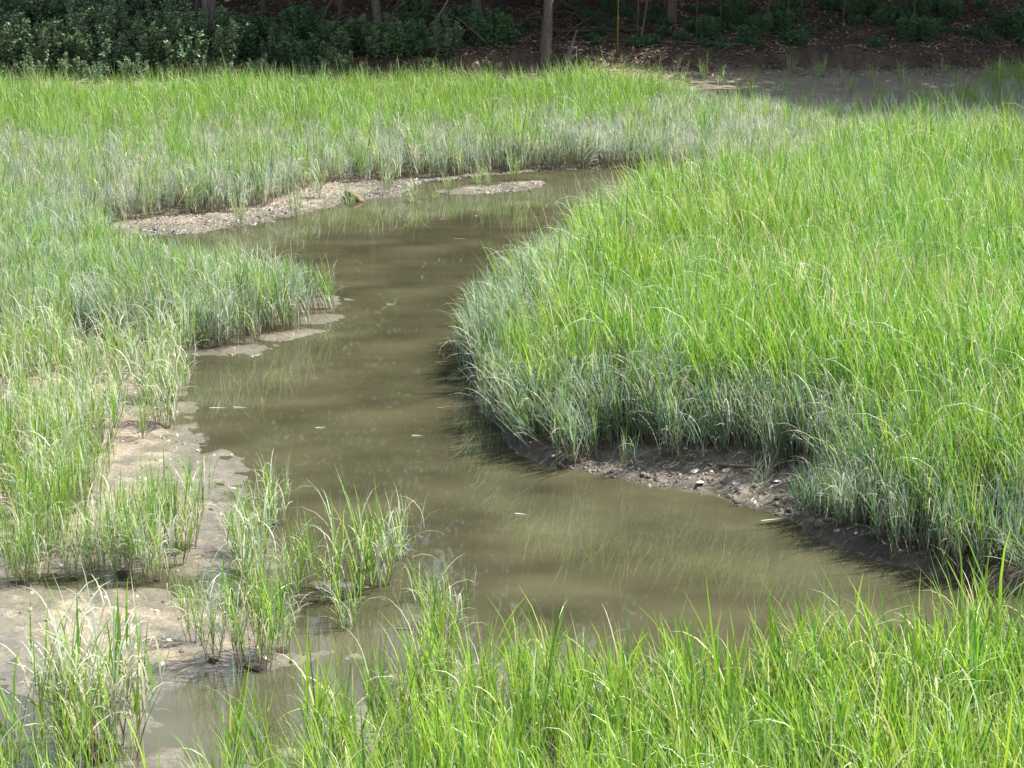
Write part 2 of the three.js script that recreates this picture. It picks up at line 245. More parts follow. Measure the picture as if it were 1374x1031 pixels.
const KIND = {
  green: { cols: [G.green, G.green, G.lime, G.lime, G.deep], droop: 0.11, dead: 0.3, curl: 0.85, w: 0.0105, long: 1.4 },
  silty: { cols: [G.silt, G.grey, G.grey, G.green, G.deep], droop: 0.18, dead: 0.4, curl: 0.9, w: 0.011, long: 1.2, stem: G.grey },
  near: { cols: [G.green, G.lime, G.lime, G.lime, G.deep], droop: 0.08, dead: 0.2, curl: 0.85, w: 0.0135, wide: 1.2, long: 1.45 },
  tuft: { fan: 0.42, cols: [G.green, G.lime, G.silt, G.pale, G.green], droop: 0.42, dead: 0.5, curl: 0.9, w: 0.014, lean: 0.45, leaves: 8, long: 1.15 },
  silver: { cols: [G.silt, G.silt, G.grey, G.pale], droop: 0.26, dead: 0.15, curl: 0.9, w: 0.012, stem: G.silt },
};
const VAR = {};
for (const [k, n, rad, H] of [['green', 6, 0.12, 0.9], ['silty', 6, 0.12, 0.9], ['near', 5, 0.1, 0.9], ['silver', 6, 0.12, 0.9]]) VAR[k] = [0, 1, 2, 3, 4].map(v => clumpGeo(1000 + v * 77 + k.length * 13 + k.charCodeAt(2), n, rad, H, KIND[k]));

function meadow(label, seed, [x0, x1, z0, z1], cell, pick) {   // pick(x, z, r) -> null or [kind, height, leanX, leanZ, tint]
  const r = rngOf(seed), lists = {};
  for (let z = z0; z < z1; z += cell) for (let x = x0; x < x1; x += cell) {
    const px = x + (r() - 0.5) * cell * 1.6, pz = z + (r() - 0.5) * cell * 1.6, p = pick(px, pz, r);
    if (!p) continue;
    const lodged = r() < 0.06 ? (r() - 0.5) * 1.3 : 0, wind = lodged + 0.16 * fbm(px * 0.8 + 70, pz * 0.8, 2), wind2 = 0.12 * fbm(px * 0.7, pz * 0.7 + 44, 2);
    const v = Math.floor(r() * 5), key = p[0] + v; (lists[key] ||= { kind: p[0], v, m: [], c: [] });
    const e = new THREE.Euler((p[3] || 0) + wind2 + (r() - 0.5) * 0.22, r() * 6.283, -(p[2] || 0) + wind + (r() - 0.5) * 0.22, 'XZY'), s = p[1] * (0.78 + 0.4 * r()) * (1 + 0.22 * fbm(px * 0.55 + 20, pz * 0.55, 2));
    lists[key].m.push(new THREE.Matrix4().compose(new THREE.Vector3(px, groundAt(px, pz) - 0.01, pz), new THREE.Quaternion().setFromEuler(e), new THREE.Vector3(s * 1.05, s, s * 1.05)));
    const t = p[4] || [1, 1, 1], b = 0.84 + 0.32 * r(), y = 1 + (r() - 0.5) * 0.16; lists[key].c.push(new THREE.Color().setRGB(t[0] * b * y, t[1] * b, t[2] * b / y));
  }
  const g = group('marsh_grass', 0, 0, 0); tag(g, label, 'marsh grass', null, 'stuff');
  let total = 0;
  for (const L of Object.values(lists)) {
    const im = new THREE.InstancedMesh(VAR[L.kind][L.v], leafMat, L.m.length); im.name = 'grass_blades'; im.castShadow = im.receiveShadow = true; im.userData.kind = 'stuff';
    L.m.forEach((m, i) => { im.setMatrixAt(i, m); im.setColorAt(i, L.c[i]); }); g.add(im); total += L.m.length;
  }
  console.log(label, total);
}
// east marsh: tall bright interior, silt-coated fringe over the bank
meadow('tall bright green cordgrass covering the raised bank above the dark undercut creek edge', 11, [-0.8, 13, -38, -10.2], 0.098, (x, z, r) => {
  if (!inside(EAST, x, z) || x > -z * 0.30 + 0.8) return null;
  const d = waterDist(x, z); if (d < 0.01 + 0.07 * r()) return null;
  for (const b of BEACH) if (Math.hypot(x - b[0], z - b[1]) < b[2] * 0.75 && d < 0.62 && r() < 0.93) return null;
  if (d < 0.3 && r() < 0.15) return null;
  const n = fbm(x * 0.7, z * 0.7, 3), far = sstep(-16, -19, z);
  const edge = d + 1.5 * n + 0.5 * (r() - 0.5), p = Math.max(sstep(1.9, 0.4, edge), 0.8 * sstep(0.08, 0.42, fbm(x * 0.45 + 9, z * 0.35, 3)));
  const k = r() < p ? 'silty' : 'green', h = (k === 'silty' ? 0.86 : 0.98) * (0.74 + 0.28 * sstep(0.0, 0.9, d)) * (1 + 0.1 * n);
  const lx = -0.22 * sstep(0.7, 0.1, d) * far - 0.05;
  return [k, h, lx, 0.04 + 0.3 * sstep(0.45, 0.05, d) * (1 - far), k === 'green' ? [1 + 0.15 * n, 1.03, 1] : [0.9, 0.95, 0.95]];
});
// far marsh below the wood
meadow('cordgrass meadow spread below the wood, silvery along the shell beach and green towards the trees', 12, [-14.5, 14.5, -42.5, -23.5], 0.125, (x, z, r) => {
  if (!inside(FARMARSH, x, z) || Math.abs(x) > -z * 0.29 + 0.8) return null;
  const d = waterDist(x, z); if (d < 0.12) return null;
  const n = fbm(x * 0.5 + 3, z * 0.5, 3), right = sstep(1, 6, x), depth = sstep(-29.5 - 3 * right - 3.5 * sstep(-3, 1, x), -36.5 - 2 * right, z + 2.4 * n);
  const back = sstep(-34.6, -36.4, z); if (x > 2.5 && r() < 0.72 * back * sstep(2.5, 4.5, x)) return null;
  const k = r() < depth * 0.86 + 0.1 ? 'green' : r() < 0.75 ? 'silver' : 'silty';
  return [k, (k === 'green' ? 0.86 : 0.74) * (1 - 0.22 * right) * (1 + 0.1 * n), 0, 0.05, k === 'green' ? [1, 1, 1] : k === 'silver' ? [1, 1, 1] : [1, 1, 1]];
});
// west spit
meadow('pale silty cordgrass on the low spit that ends in flat mud lobes', 13, [-11, -1.2, -31, -16], 0.105, (x, z, r) => {
  if (!inside(PENINSULA, x, z) || inside(FARMARSH, x, z) || x < z * 0.29 - 0.8) return null;
  const d = waterDist(x, z); if (d < 0.03) return null;
  const n = fbm(x * 0.6 + 13, z * 0.6, 3); if (fbm(x * 0.9 + 50, z * 1.1, 2) < -0.42 && r() < 0.7) return null;
  if (d < 0.35 && r() < 0.3) return null;
  const q = r(), k = q < 0.22 + 0.4 * sstep(0.05, 0.5, n) ? 'green' : q < 0.72 ? 'silty' : 'silver';
  return [k, 0.72 * (1 + 0.14 * n), -0.03, 0.03, [0.97, 1, 1]];
});
// near bank
meadow('a few loose blades of grass before the bright pool beside the large tussock', 15, [-3.6, -1.6, -9.6, -7.6], 0.13, (x, z, r) => x < -1.9 && r() < 0.34 && z > -9.5 + 0.25 * (x + 3.2) ? ['near', 0.62 * (0.8 + 0.5 * r()), 0, 0.03, [1, 1, 1]] : null);
meadow('long thin bright green cordgrass growing at the near edge of the creek', 14, [-3.2, 3.6, -11.6, -7.4], 0.098, (x, z, r) => {
  if (!inside(NEARBANK, x, z)) return null;
  const n = fbm(x * 0.8 + 5, z * 0.8 + 5, 3), dens = 0.72 + 0.4 * n - 0.4 * sstep(-0.3, -1.6, x) - 0.25 * sstep(-10.0, -10.9, z);
  if (r() > dens) return null;
  return [r() < 0.93 ? 'near' : 'silty', 0.78 * (1 + 0.16 * n) * (0.8 + 0.35 * r()), -0.02, 0.03, [1.0, 1.03, 0.8]];
});

// ---------------------------------------------------------------- single tufts on the mud
const rootMat = new THREE.MeshStandardMaterial({ color: new THREE.Color().setRGB(0.075, 0.06, 0.042), roughness: 0.95, bumpMap: mudBump, bumpScale: 0.02 });
function moundGeo(seed) { const g = new THREE.SphereGeometry(1, 18, 9, 0, Math.PI * 2, 0, Math.PI / 2 + 0.3), p = g.attributes.position; for (let i = 0; i < p.count; i++) { const x = p.getX(i), y = p.getY(i), z = p.getZ(i), k = 1 + 0.35 * fbm(x * 2.2 + seed * 5, z * 2.2 + y * 3, 3); p.setXYZ(i, x * k, y * k, z * k); } g.computeVertexNormals(); return g; }
const mounds = [1, 2, 3].map(moundGeo);
const tuftGeos = [0, 1, 2, 3, 4, 5].map(v => clumpGeo(500 + v * 91, [7, 10, 13, 18, 24, 40][v], [0.06, 0.09, 0.11, 0.15, 0.18, 0.22][v], 1.0, v % 2 ? KIND.tuft : { ...KIND.green, long: 1.15, fan: 0.36, droop: 0.28, dead: 0.5, lean: 0.45, leaves: 8, long: 1.15 }));
function tuft(x, z, v, s, label, grp, mound = 0, ry = 0) {
  const g = group('grass_tuft', x, groundAt(x, z), z, ry); tag(g, label, 'grass tuft', grp);
  const b = mesh('blades', tuftGeos[v], leafMat, g); b.scale.setScalar(s);
  const rad = ([0.05, 0.07, 0.09, 0.12, 0.15, 0.2][v] + 0.03) * s; const m = mesh('root_mound', mounds[v % 3], rootMat, g); m.scale.set(rad * 0.6, Math.max(0.012, mound * 0.45), rad * 0.6); m.position.y = -0.012;
  return g;
}
const bigTufts = [[-2.21,-9.62,5,1.12,0.16],[-1.53,-10.81,4,1,0.1],[-1.8,-10.86,1,0.8,0.04],[-1.97,-11.16,0,0.85,0.03],[-2.63,-12.35,3,0.68,0.14],[-2.39,-12.29,3,0.78,0.08],[-2.95,-12.29,2,0.78,0.06],[-3.33,-12.21,4,0.84,0.06],[-3.16,-12.24,1,0.72,0.05],[-1.42,-11.9,2,0.86,0.05],[-1.69,-11.9,1,0.8,0.04],[-1.2,-11.9,0,1,0.03],[-1.02,-12.04,0,1.4,0.04],[-0.87,-12.15,0,1.15,0.03],[-0.82,-12.74,1,0.95,0.03],[-0.43,-11.41,2,0.9,0.05],[-0.57,-11.9,0,0.75,0.03],[-1.02,-11.41,0,0.8,0.03],[-1.4,-11.02,2,0.8,0.08],[-1.71,-13.41,1,0.72,0.03],[-1.92,-12.77,2,0.75,0.04],[-3.28,-13.58,3,0.8,0.05]];
const bigLabels = ['large dense tussock on a dark root mound beside the bright sky-reflecting pool', 'broad tuft with many pale drooping leaves on the mud bar tip', 'narrow upright tuft with brown stems beside the broad drooping tuft', 'thin few-stemmed tuft at the back of the mud bar', 'short tuft with a dark knobbly root lump along the little runnel', 'orange-stemmed tuft just beyond the little runnel next to the dark root lump', 'bushy tuft at the edge of the little runnel', 'wide leafy tuft where the little runnel begins', 'small tuft squeezed between the two bushy runnel tufts', 'leaning tuft with white folded leaves where the runnel meets the creek', 'loose tuft behind the white-leaved leaning tuft', 'few tall blades at the wet end of the runnel', 'single tall stem clump standing in the creek on a mud crumb', 'thin clump of blades in shallow water next to the tall stem', 'small green clump farthest out in the open water', 'clump with hooked white leaves standing alone in shallow creek water', 'sparse blades in the water behind the hooked-leaf clump', 'wispy blades rising from the shallows before the mud bar', 'low tuft leaning on the broad drooping tuft', 'little tuft on the sandy creek margin', 'medium tuft on pale sand above the runnel mouth', 'thick tuft standing on open pale sand behind the runnel'];
bigTufts.forEach(([x, z, v, s, m], i) => tuft(x, z, v, s * (i ? 0.72 : 0.82), bigLabels[i], 'tufts along the mud bar and runnel', m, i * 1.7));
{
  const TUFTLOOK = ['wisp of a few thin green stems on the pale mud flat', 'small tuft with pale drooping leaves on the pale mud flat', 'medium upright green tuft on the pale mud flat', 'full tuft of mixed green and white folded leaves on the pale mud flat', 'thick bright green tussock on the pale mud flat'];
  const r = rngOf(77); let n = 0, tries = 0; const at = [];
  while (n < 118 && tries++ < 14000) {
    const x = -5.2 + 4.6 * r(), z = -19.4 + 7.2 * r();
    if (!inside(MUDFLAT, x, z)) continue; const d = waterDist(x, z); if (d < 0.02) continue;
    const dn = fbm(x * 0.8 + 3, z * 0.8 + 8, 3); if (r() > 0.5 - 0.55 * sstep(1.5, 0.5, d) + 1.1 * dn + 0.3 * sstep(-2, -4, x)) continue;
    if (at.some(p => Math.hypot(p[0] - x, p[1] - z) < 0.19)) continue; at.push([x, z]);
    const v = Math.floor(5 * Math.pow(r(), 1.4)); tuft(x, z, v, 0.48 + 0.26 * r(), TUFTLOOK[v], 'tufts scattered over the mud flat', 0.03, r() * 6.28); n++;
  }
  for (let k = 0, m = 0; k < 900 && m < 46; k++) { const x = 2.6 + 9.5 * r(), z = -36.5 - 7.2 * Math.pow(r(), 1.3); if (inside(FARMARSH, x, z) || z < toeZ(x) + 0.8) continue; tuft(x, z, 0, 0.35 + 0.25 * r(), 'thin sprig of green grass on the shaded grey mud below the slope', 'sprigs on the shaded mud', 0, r() * 6.28); m++; }
  const far = [[-0.54,-29.6,0,0.55],[0.03,-29.83,0,0.6],[-0.36,-29.09,0,0.4],[-1.46,-27.84,1,0.5],[-2.31,-27.38,0,0.5],[-1.85,-28.52,1,0.55],[-2.85,-28.04,1,0.6],[-3.69,-25.86,0,0.5],[-3,-26.45,1,0.5],[-1.12,-28.24,0,0.35],[-0.96,-28.52,0,0.4]];
  far.forEach(([x, z, v, s], i) => tuft(x, z, v, s, 'short pale sprig of cordgrass growing on the far shell beach', 'sprigs on the shell beach', 0.02, i * 2.1));
}
// ---------------------------------------------------------------- wood: trees, shrubs, litter, dead wood
const barkTex = noiseTex(256, 512, (u, v) => { const k = 0.62 + 0.3 * tnoise(u, v * 0.25, 16, 4, 2) + 0.16 * tnoise(u, v, 32, 3, 8); return [k, k * 0.96, k * 0.9]; }, true);
const barkBump = noiseTex(256, 512, (u, v) => 0.5 + 0.45 * tnoise(u, v * 0.25, 16, 4, 2));
const barkMat = new THREE.MeshStandardMaterial({ vertexColors: true, map: barkTex, bumpMap: barkBump, bumpScale: 0.02, roughness: 0.95 });
const woodMat = new THREE.MeshStandardMaterial({ vertexColors: true, map: barkTex, bumpMap: barkBump, bumpScale: 0.008, roughness: 0.9 });
const treeLeafMat = new THREE.MeshPhysicalMaterial({ vertexColors: true, roughness: 0.95, transmission: 0.3, thickness: 0, clearcoat: 0.3, clearcoatRoughness: 0.45, side: THREE.DoubleSide });
function leafQuad(B, r, x, y, z, size, col, flat = 0.6) {
  const az = r() * 6.283, el = (r() - 0.35) * 1.6 * (1 - flat * 0.4), l = size * (0.7 + 0.6 * r()), w = l * 0.42, d = [Math.cos(az) * Math.cos(el), Math.sin(el), Math.sin(az) * Math.cos(el)], ro = (r() - 0.5) * 1.8;
  const s = [-Math.sin(az) * Math.cos(ro), Math.sin(ro), Math.cos(az) * Math.cos(ro)], dr = -0.12 * l;
  const a = B.v(x, y, z, col), b = B.v(x + d[0] * l * 0.5 + s[0] * w, y + d[1] * l * 0.5 + s[1] * w + dr * 0.2, z + d[2] * l * 0.5 + s[2] * w, col), c = B.v(x + d[0] * l, y + d[1] * l + dr, z + d[2] * l, col), e = B.v(x + d[0] * l * 0.5 - s[0] * w, y + d[1] * l * 0.5 - s[1] * w + dr * 0.2, z + d[2] * l * 0.5 - s[2] * w, col);
  B.q(a, b, c, e);
}
function crownGeo(seed, R, base, top, n, size, cols) {   // leaves on twig clusters inside uneven lobes
  const B = new Builder(), r = rngOf(seed), lobes = [];
  for (let k = 0; k < 13; k++) { const f = k / 12, a = k * 2.4 + r(), q = R * (0.25 + 0.5 * r()) * (1 - 0.5 * f); lobes.push([Math.cos(a) * q, lerp(base + 0.8, top - 1, f), Math.sin(a) * q, R * (0.38 + 0.22 * r()) * (1 - 0.3 * f)]); }
  const per = 9;
  for (let k = 0; k < n / per; k++) {
    const L = lobes[Math.floor(r() * lobes.length)], a = r() * 6.283, c = r() * 2 - 1, q = L[3] * Math.pow(r(), 0.45), s = Math.sqrt(1 - c * c);
    const x = L[0] + Math.cos(a) * s * q, y = L[1] + c * q * 0.72, z = L[2] + Math.sin(a) * s * q, col = cols[Math.floor(r() * cols.length)];
    for (let m = 0; m < per; m++) leafQuad(B, r, x + (r() - 0.5) * size * 3, y + (r() - 0.5) * size * 2, z + (r() - 0.5) * size * 3, size, jit(col, r, 0.25));
  }
  return B.geo();
}
const TL = [[0.05, 0.095, 0.02], [0.065, 0.12, 0.025], [0.04, 0.08, 0.022]];
const crowns = [crownGeo(1, 3.6, 4.2, 12.5, 6500, 0.2, TL), crownGeo(2, 3.2, 3.6, 10.5, 5400, 0.19, TL), crownGeo(3, 4.0, 5, 14.5, 5600, 0.21, TL)];
function trunkGeo(seed, H, r0, R, base, flare = 1.5) {
  const B = new Builder(), r = rngOf(seed), bx = (r() - 0.5) * 0.7, bz = (r() - 0.5) * 0.7, c = [0.30, 0.27, 0.245];
  const at = t => [bx * Math.sin(t * 2.2), H * t, bz * Math.sin(t * 2.6)];
  limb(B, [[0, -0.4, 0], [0, 0.05, 0], at(0.04), at(0.1), at(0.2), at(0.4), at(0.65), at(0.95)].map((p, i) => p), r0, r0 * 0.25, 12, c, 0.12, seed, 3);
  for (let i = 0; i < B.p.length; i += 3) { const y = B.p[i + 1]; if (y < 0.6) { const k = 1 + (flare - 1) * Math.pow(1 - clamp((y + 0.2) / 0.8), 2) * (1 + 0.5 * Math.sin(Math.atan2(B.p[i + 2], B.p[i]) * 5 + seed)); B.p[i] *= k; B.p[i + 2] *= k; } }
  for (let k = 0; k < 9; k++) { const t = lerp(base / H * 0.85, 0.88, k / 8), p = at(t), a = k * 2.4 + r(), l = R * (0.9 - 0.5 * k / 8), up = 0.5 + 0.8 * r(); limb(B, [p, [p[0] + Math.cos(a) * l * 0.5, p[1] + up * 0.6, p[2] + Math.sin(a) * l * 0.5], [p[0] + Math.cos(a) * l, p[1] + up * 1.6, p[2] + Math.sin(a) * l]], r0 * 0.32 * (1 - 0.5 * k / 8), 0.02, 6, c, 0.1, seed + k); }
  return B.geo();
}
function tree(x, z, v, r0, s, label, grp, seed, ry = 0) {
  const g = group('broadleaf_tree', x, groundAt(x, z), z, ry); tag(g, label, 'tree', grp);
  const H = [12, 10, 14][v] * s; mesh('trunk', trunkGeo(seed, H, r0, 3 * s, 4 * s), barkMat, g);
  const c = mesh('crown', crowns[v], treeLeafMat, g); c.scale.setScalar(s); return g;
}
tree(-6.98, -45.1, 1, 0.2, 0.95, 'thick grey trunk rising out of the dense shaded shrubs', null, 5, 0.4);
tree(-3.05, -45.3, 1, 0.115, 0.9, 'slim dark trunk behind the tangle of fallen dead branches', null, 6, 1.1);
tree(-0.82, -46.6, 1, 0.13, 1.0, 'dark trunk at the end of the fallen log pile', null, 7, 2.0);
tree(0.76, -44.7, 0, 0.135, 0.85, 'pale grey trunk with swollen foot at the very edge of the marsh', null, 8, 2.9);
tree(12.75, -47.8, 2, 0.12, 0.95, 'light grey trunk at the top of the leaf-littered slope', null, 9, 3.7);
{
  const r = rngOf(4242);
  const spots = [[3.9, -48.1], [6.9, -51], [9.7, -51.2], [-5.2, -50], [1.6, -50], [15.5, -48.6], [18.5, -47.5], [5.2, -51.2], [8.2, -51.6], [11.4, -50.6], [14.2, -50.2], [17, -50.5], [15.2, -45.5], [16.5, -42.5], [14.2, -39.8], [17.5, -38.5], [19.5, -45], [20, -41.5]];
  for (let row = 0; row < 5; row++) for (let k = 0; k < 11; k++) spots.push([-24 + k * 4.9 + (row % 2) * 2.4 + (r() - 0.5) * 2, -52.6 - row * 4.4 + (r() - 0.5) * 1.8]);
  for (let k = 0; k < 12; k++) { const x = -15 + k * 1.9 + (r() - 0.5), z = -50.6 - 4 * r(); tree(x, z, 1, 0.06 + 0.03 * r(), 0.5 + 0.2 * r(), 'young understorey tree with low branches inside the wood', 'young trees inside the wood', 30 + k % 3, r() * 6.28); }
  for (let k = 0; k < 9; k++) tree(-11 + k * 1.7 + (r() - 0.5), -52.5 - 3 * r(), 1, 0.06 + 0.02 * r(), 0.65 + 0.15 * r(), 'young understorey tree with low branches inside the wood', 'young trees inside the wood', 30 + k % 3, r() * 6.28);
  for (let k = 0; k < 9; k++) tree(-11 + k * 1.7 + (r() - 0.5), -48.2 - 1.6 * r(), 1, 0.05 + 0.02 * r(), 0.42 + 0.12 * r(), 'young understorey tree with low branches inside the wood', 'young trees inside the wood', 30 + k % 3, r() * 6.28);
  tree(2.98, -45.8, 1, 0.035, 0.5, 'slim young tree added to shade the pale grey trunk, beside the yellow sapling', null, 30, 1);  // added tree: its crown above the view shades the pale edge trunk
  spots.forEach(([x, z], i) => tree(x, z, x > -8 ? (r() < 0.7 ? 2 : 0) : (r() < 0.6 ? 1 : 0), 0.11 + 0.07 * r(), (0.88 + 0.22 * r()) * (x < -4 ? 0.95 : x > 2.5 && z > -52 ? 1.3 : 1), 'broadleaf tree standing deep inside the shaded wood', 'trees inside the wood', 20 + i % 6, r() * 6.28));
}
// shrubs
function shrubGeo(seed, R, H, n, size, cols) {
  const B = new Builder(), r = rngOf(seed), sprays = [];
  for (let k = 0; k < 26; k++) { const a = r() * 6.283, q = R * Math.sqrt(r()) * 0.85; sprays.push([Math.cos(a) * q, Math.sin(a) * q, H * (0.55 + 0.5 * r()) * (1 - 0.35 * (q / R) ** 2)]); }
  for (let k = 0; k < n; k++) { const s = sprays[k % 26], t = Math.pow(r(), 0.6), sp = 0.17 * R * (1.3 - 0.95 * t); leafQuad(B, r, s[0] * (0.5 + 0.5 * t) + (r() - 0.5) * 2 * sp, s[2] * t, s[1] * (0.5 + 0.5 * t) + (r() - 0.5) * 2 * sp, size, jit(cols[(k % 26) % cols.length], r, 0.3), 0); }
  return B.geo();
}
function shrubStems(seed, R, H) { const B = new Builder(), r = rngOf(seed); for (let k = 0; k < 7; k++) { const a = r() * 6.283, q = R * 0.6 * r(); limb(B, [[0, -0.1, 0], [Math.cos(a) * q * 0.4, H * 0.35, Math.sin(a) * q * 0.4], [Math.cos(a) * q, H * 0.85, Math.sin(a) * q]], 0.014, 0.005, 5, [0.12, 0.095, 0.07], 0.1, k); } return B.geo(); }
const SC = [[0.10, 0.18, 0.06], [0.075, 0.155, 0.045], [0.14, 0.21, 0.08]], SG = [[0.06, 0.165, 0.035], [0.05, 0.14, 0.035]];
const shrubs = [[shrubGeo(31, 0.75, 1.35, 5200, 0.058, SC), shrubStems(31, 0.75, 1.3)], [shrubGeo(32, 0.6, 1.0, 4000, 0.055, SC), shrubStems(32, 0.6, 1)], [shrubGeo(33, 0.62, 0.95, 3200, 0.07, SG), shrubStems(33, 0.6, 0.9)], [shrubGeo(34, 0.4, 0.55, 900, 0.07, SG), shrubStems(34, 0.4, 0.5)]];
function shrub(x, z, v, s, label, grp, ry) { const g = group('shrub', x, groundAt(x, z) - 0.02, z, ry); tag(g, label, 'shrub', grp); mesh('foliage', shrubs[v][0], treeLeafMat, g).scale.setScalar(s); mesh('stem', shrubs[v][1], woodMat, g).scale.setScalar(s); return g; }
{
  const r = rngOf(9);
  for (let k = 0; k < 15; k++) shrub(-13.2 + k * 0.46 + (r() - 0.5) * 0.3, -42.9 - r() * 0.9, k % 2, 0.95 + 0.35 * r(), 'grey-green leafy shrub crowded along the marsh edge of the wood', 'shrubs along the wood edge', r() * 6.28);
  for (let k = 0; k < 12; k++) shrub(-13.4 + k * 0.52 + (r() - 0.5) * 0.3, -44.6 - r() * 1.2, k % 2, 1.0 + 0.5 * r(), 'grey-green leafy shrub crowded along the marsh edge of the wood', 'shrubs along the wood edge', r() * 6.28);
  for (let k = 0; k < 13; k++) shrub(-6.6 + k * 0.42 + (r() - 0.5) * 0.3, -43.5 - r() * 0.9, 1 + (k % 3), 0.75 + 0.4 * r(), 'dark green shrub in deep shade under the wood edge', 'shaded shrubs under the trees', r() * 6.28);
  for (let k = 0; k < 16; k++) shrub(-12.6 + k * 0.72 + (r() - 0.5) * 0.4, -42.1 - r() * 0.5, 1, 0.5 + 0.3 * r(), 'low grey-green shrub at the very back of the marsh grass', 'low shrubs behind the grass', r() * 6.28);
  for (let k = 0; k < 22; k++) { const x = 1.6 + 10.5 * r(), z = toeZ(x) - 0.9 - 3.6 * r(); shrub(x, z, 2, 0.4 + 0.35 * r(), 'knee-high green bush on the leaf-littered slope', 'bushes on the slope', r() * 6.28); }
  for (let k = 0; k < 9; k++) { const x = -8.5 + 7.5 * r(), z = toeZ(x) - 1.6 - 1.6 * r(); shrub(x, z, 2, 0.7 + 0.4 * r(), 'dark green shrub in deep shade under the wood edge', 'shaded shrubs under the trees', r() * 6.28); }
  shrub(-0.55, -45.0, 2, 1.0, 'bright green shrub standing alone before the log pile', null, 1); shrub(-0.15, -45.3, 3, 1.1, 'small green shrub leaning on the lone bright shrub', null, 2);
  shrub(-9.0, -45.6, 2, 1.25, 'rounded green shrub catching sun high on the slope', null, 3); shrub(-10.6, -45.2, 2, 1.2, 'sunlit yellowish shrub above the grey-green thicket', null, 4);
  shrub(12.3, -46.4, 2, 1.1, 'dark green shrub below the light grey trunk', null, 5); shrub(13.1, -46.2, 1, 0.9, 'low dusty shrub at the foot of the leaf-littered slope', null, 5.5);
  for (let k = 0; k < 80; k++) { const x = 1.5 + 10.5 * r(), z = toeZ(x) - 0.5 - 4.2 * r(); shrub(x, z, 3, 0.3 + 0.5 * r() * r() + 0.1, 'small green seedling plant growing through the leaf litter', 'seedlings on the slope', r() * 6.28); }
  for (let k = 0; k < 10; k++) { const x = -3.6 + 4.5 * r(), z = toeZ(x) - 0.4 - 3 * r(); shrub(x, z, 3, 0.4 + 0.4 * r(), 'small green seedling plant growing through the leaf litter', 'seedlings on the slope', r() * 6.28); }
}
// fallen leaves (uncountable) on the slope and its foot
function scatter(name, label, cat, geo, mat, list) {
  const im = new THREE.InstancedMesh(geo, mat, list.length); im.name = numbered(name); im.castShadow = im.receiveShadow = true; tag(im, label, cat, null, 'stuff');
  const q = new THREE.Quaternion(); list.forEach((o, i) => { q.setFromEuler(new THREE.Euler(o[3], o[4], o[5])); im.setMatrixAt(i, new THREE.Matrix4().compose(new THREE.Vector3(o[0], o[1], o[2]), q, new THREE.Vector3(...o[6]))); im.setColorAt(i, new THREE.Color().setRGB(...o[7])); }); scene.add(im); return im;
}
const flatMat = new THREE.MeshStandardMaterial({ vertexColors: true, roughness: 0.85, side: THREE.DoubleSide });
{
  const B = new Builder(), W = [1, 1, 1]; // a curled fallen leaf
  const a = B.v(-0.5, 0.06, 0, W), b = B.v(-0.1, 0.0, 0.24, W), c = B.v(0.5, 0.1, 0, W), d = B.v(-0.1, 0.0, -0.24, W), m = B.v(0, -0.05, 0, W); B.t(a, b, m); B.t(b, c, m); B.t(c, d, m); B.t(d, a, m);
  const r = rngOf(55), list = [];
  while (list.length < 34000) { const x = -15 + 31 * r(), z = toeZ(x) + 1.6 - 8.2 * Math.pow(r(), 0.9); if (fbm(x * 1.2, z * 1.2, 3) + 0.5 < r() * 0.9) continue; const s = 0.06 + 0.07 * r(), c = mix3([0.15, 0.09, 0.055], [0.46, 0.33, 0.22], Math.pow(r(), 1.3)); if (z > toeZ(x) + 0.25 && r() < 0.7) continue; list.push([x, groundAt(x, z) + 0.015, z, (r() - 0.5) * 0.9, r() * 6.28, (r() - 0.5) * 0.9, [s, s, s], c]); }
  scatter('fallen_leaves', 'brown and tan fallen leaves covering the wooded slope', 'leaf litter', B.geo(), flatMat, list);
  const T = new Builder(); limb(T, [[-0.5, 0, 0], [-0.1, 0.04, 0.03], [0.5, 0.01, -0.02]], 0.014, 0.005, 5, W, 0.1, 3);
  const tw = []; for (let k = 0; k < 1500; k++) { const x = -8 + 22 * r(), z = toeZ(x) + 0.5 - 6 * r(), s = 0.3 + 0.9 * r(), g = 0.12 + 0.22 * r(); tw.push([x, groundAt(x, z) + 0.02, z, 0, r() * 6.28, (r() - 0.5) * 0.5, [s, s * 0.8, s * 0.8], [g, g * 0.86, g * 0.7]]); }
  scatter('twig_litter', 'thin grey broken twigs strewn over the wooded slope', 'twigs', T.geo(), woodMat, tw);
}
// dead wood, saplings and stakes
const GW = [0.30, 0.265, 0.22], DW = [0.16, 0.135, 0.11], BW = [0.46, 0.38, 0.27];
function dead(name, cat, pts, r0, r1, col, label, grp, twigs = 0, seed = 1) {
  const [x, y, z] = pts[0], g = group(name, x, y, z); tag(g, label, cat, grp); const B = new Builder(), P = pts.map(p => [p[0] - x, p[1] - y, p[2] - z]); limb(B, P, r0, r1, 9, col, 0.18, seed, 2); mesh(name === 'fallen_log' ? 'log' : 'branch', B.geo(), woodMat, g);
  const r = rngOf(seed * 13 + 5), c = new THREE.CatmullRomCurve3(P.map(p => new THREE.Vector3(...p)));
  for (let k = 0; k < twigs; k++) { const b = new Builder(), o = c.getPointAt(0.25 + 0.7 * r()), a = r() * 6.283, l = 0.25 + 0.5 * r(); limb(b, [[o.x, o.y, o.z], [o.x + Math.cos(a) * l * 0.5, o.y + l * 0.3 * (r() - 0.2), o.z + Math.sin(a) * l * 0.4], [o.x + Math.cos(a + 0.4) * l, o.y + l * 0.6 * (r() - 0.2), o.z + Math.sin(a) * l * 0.7]], r1 * 1.1 + 0.004, 0.003, 5, col, 0.1, k); mesh('twig', b.geo(), woodMat, g); }
  return g;
}
const gy = (x, z, h) => [x, groundAt(x, z) + h, z];
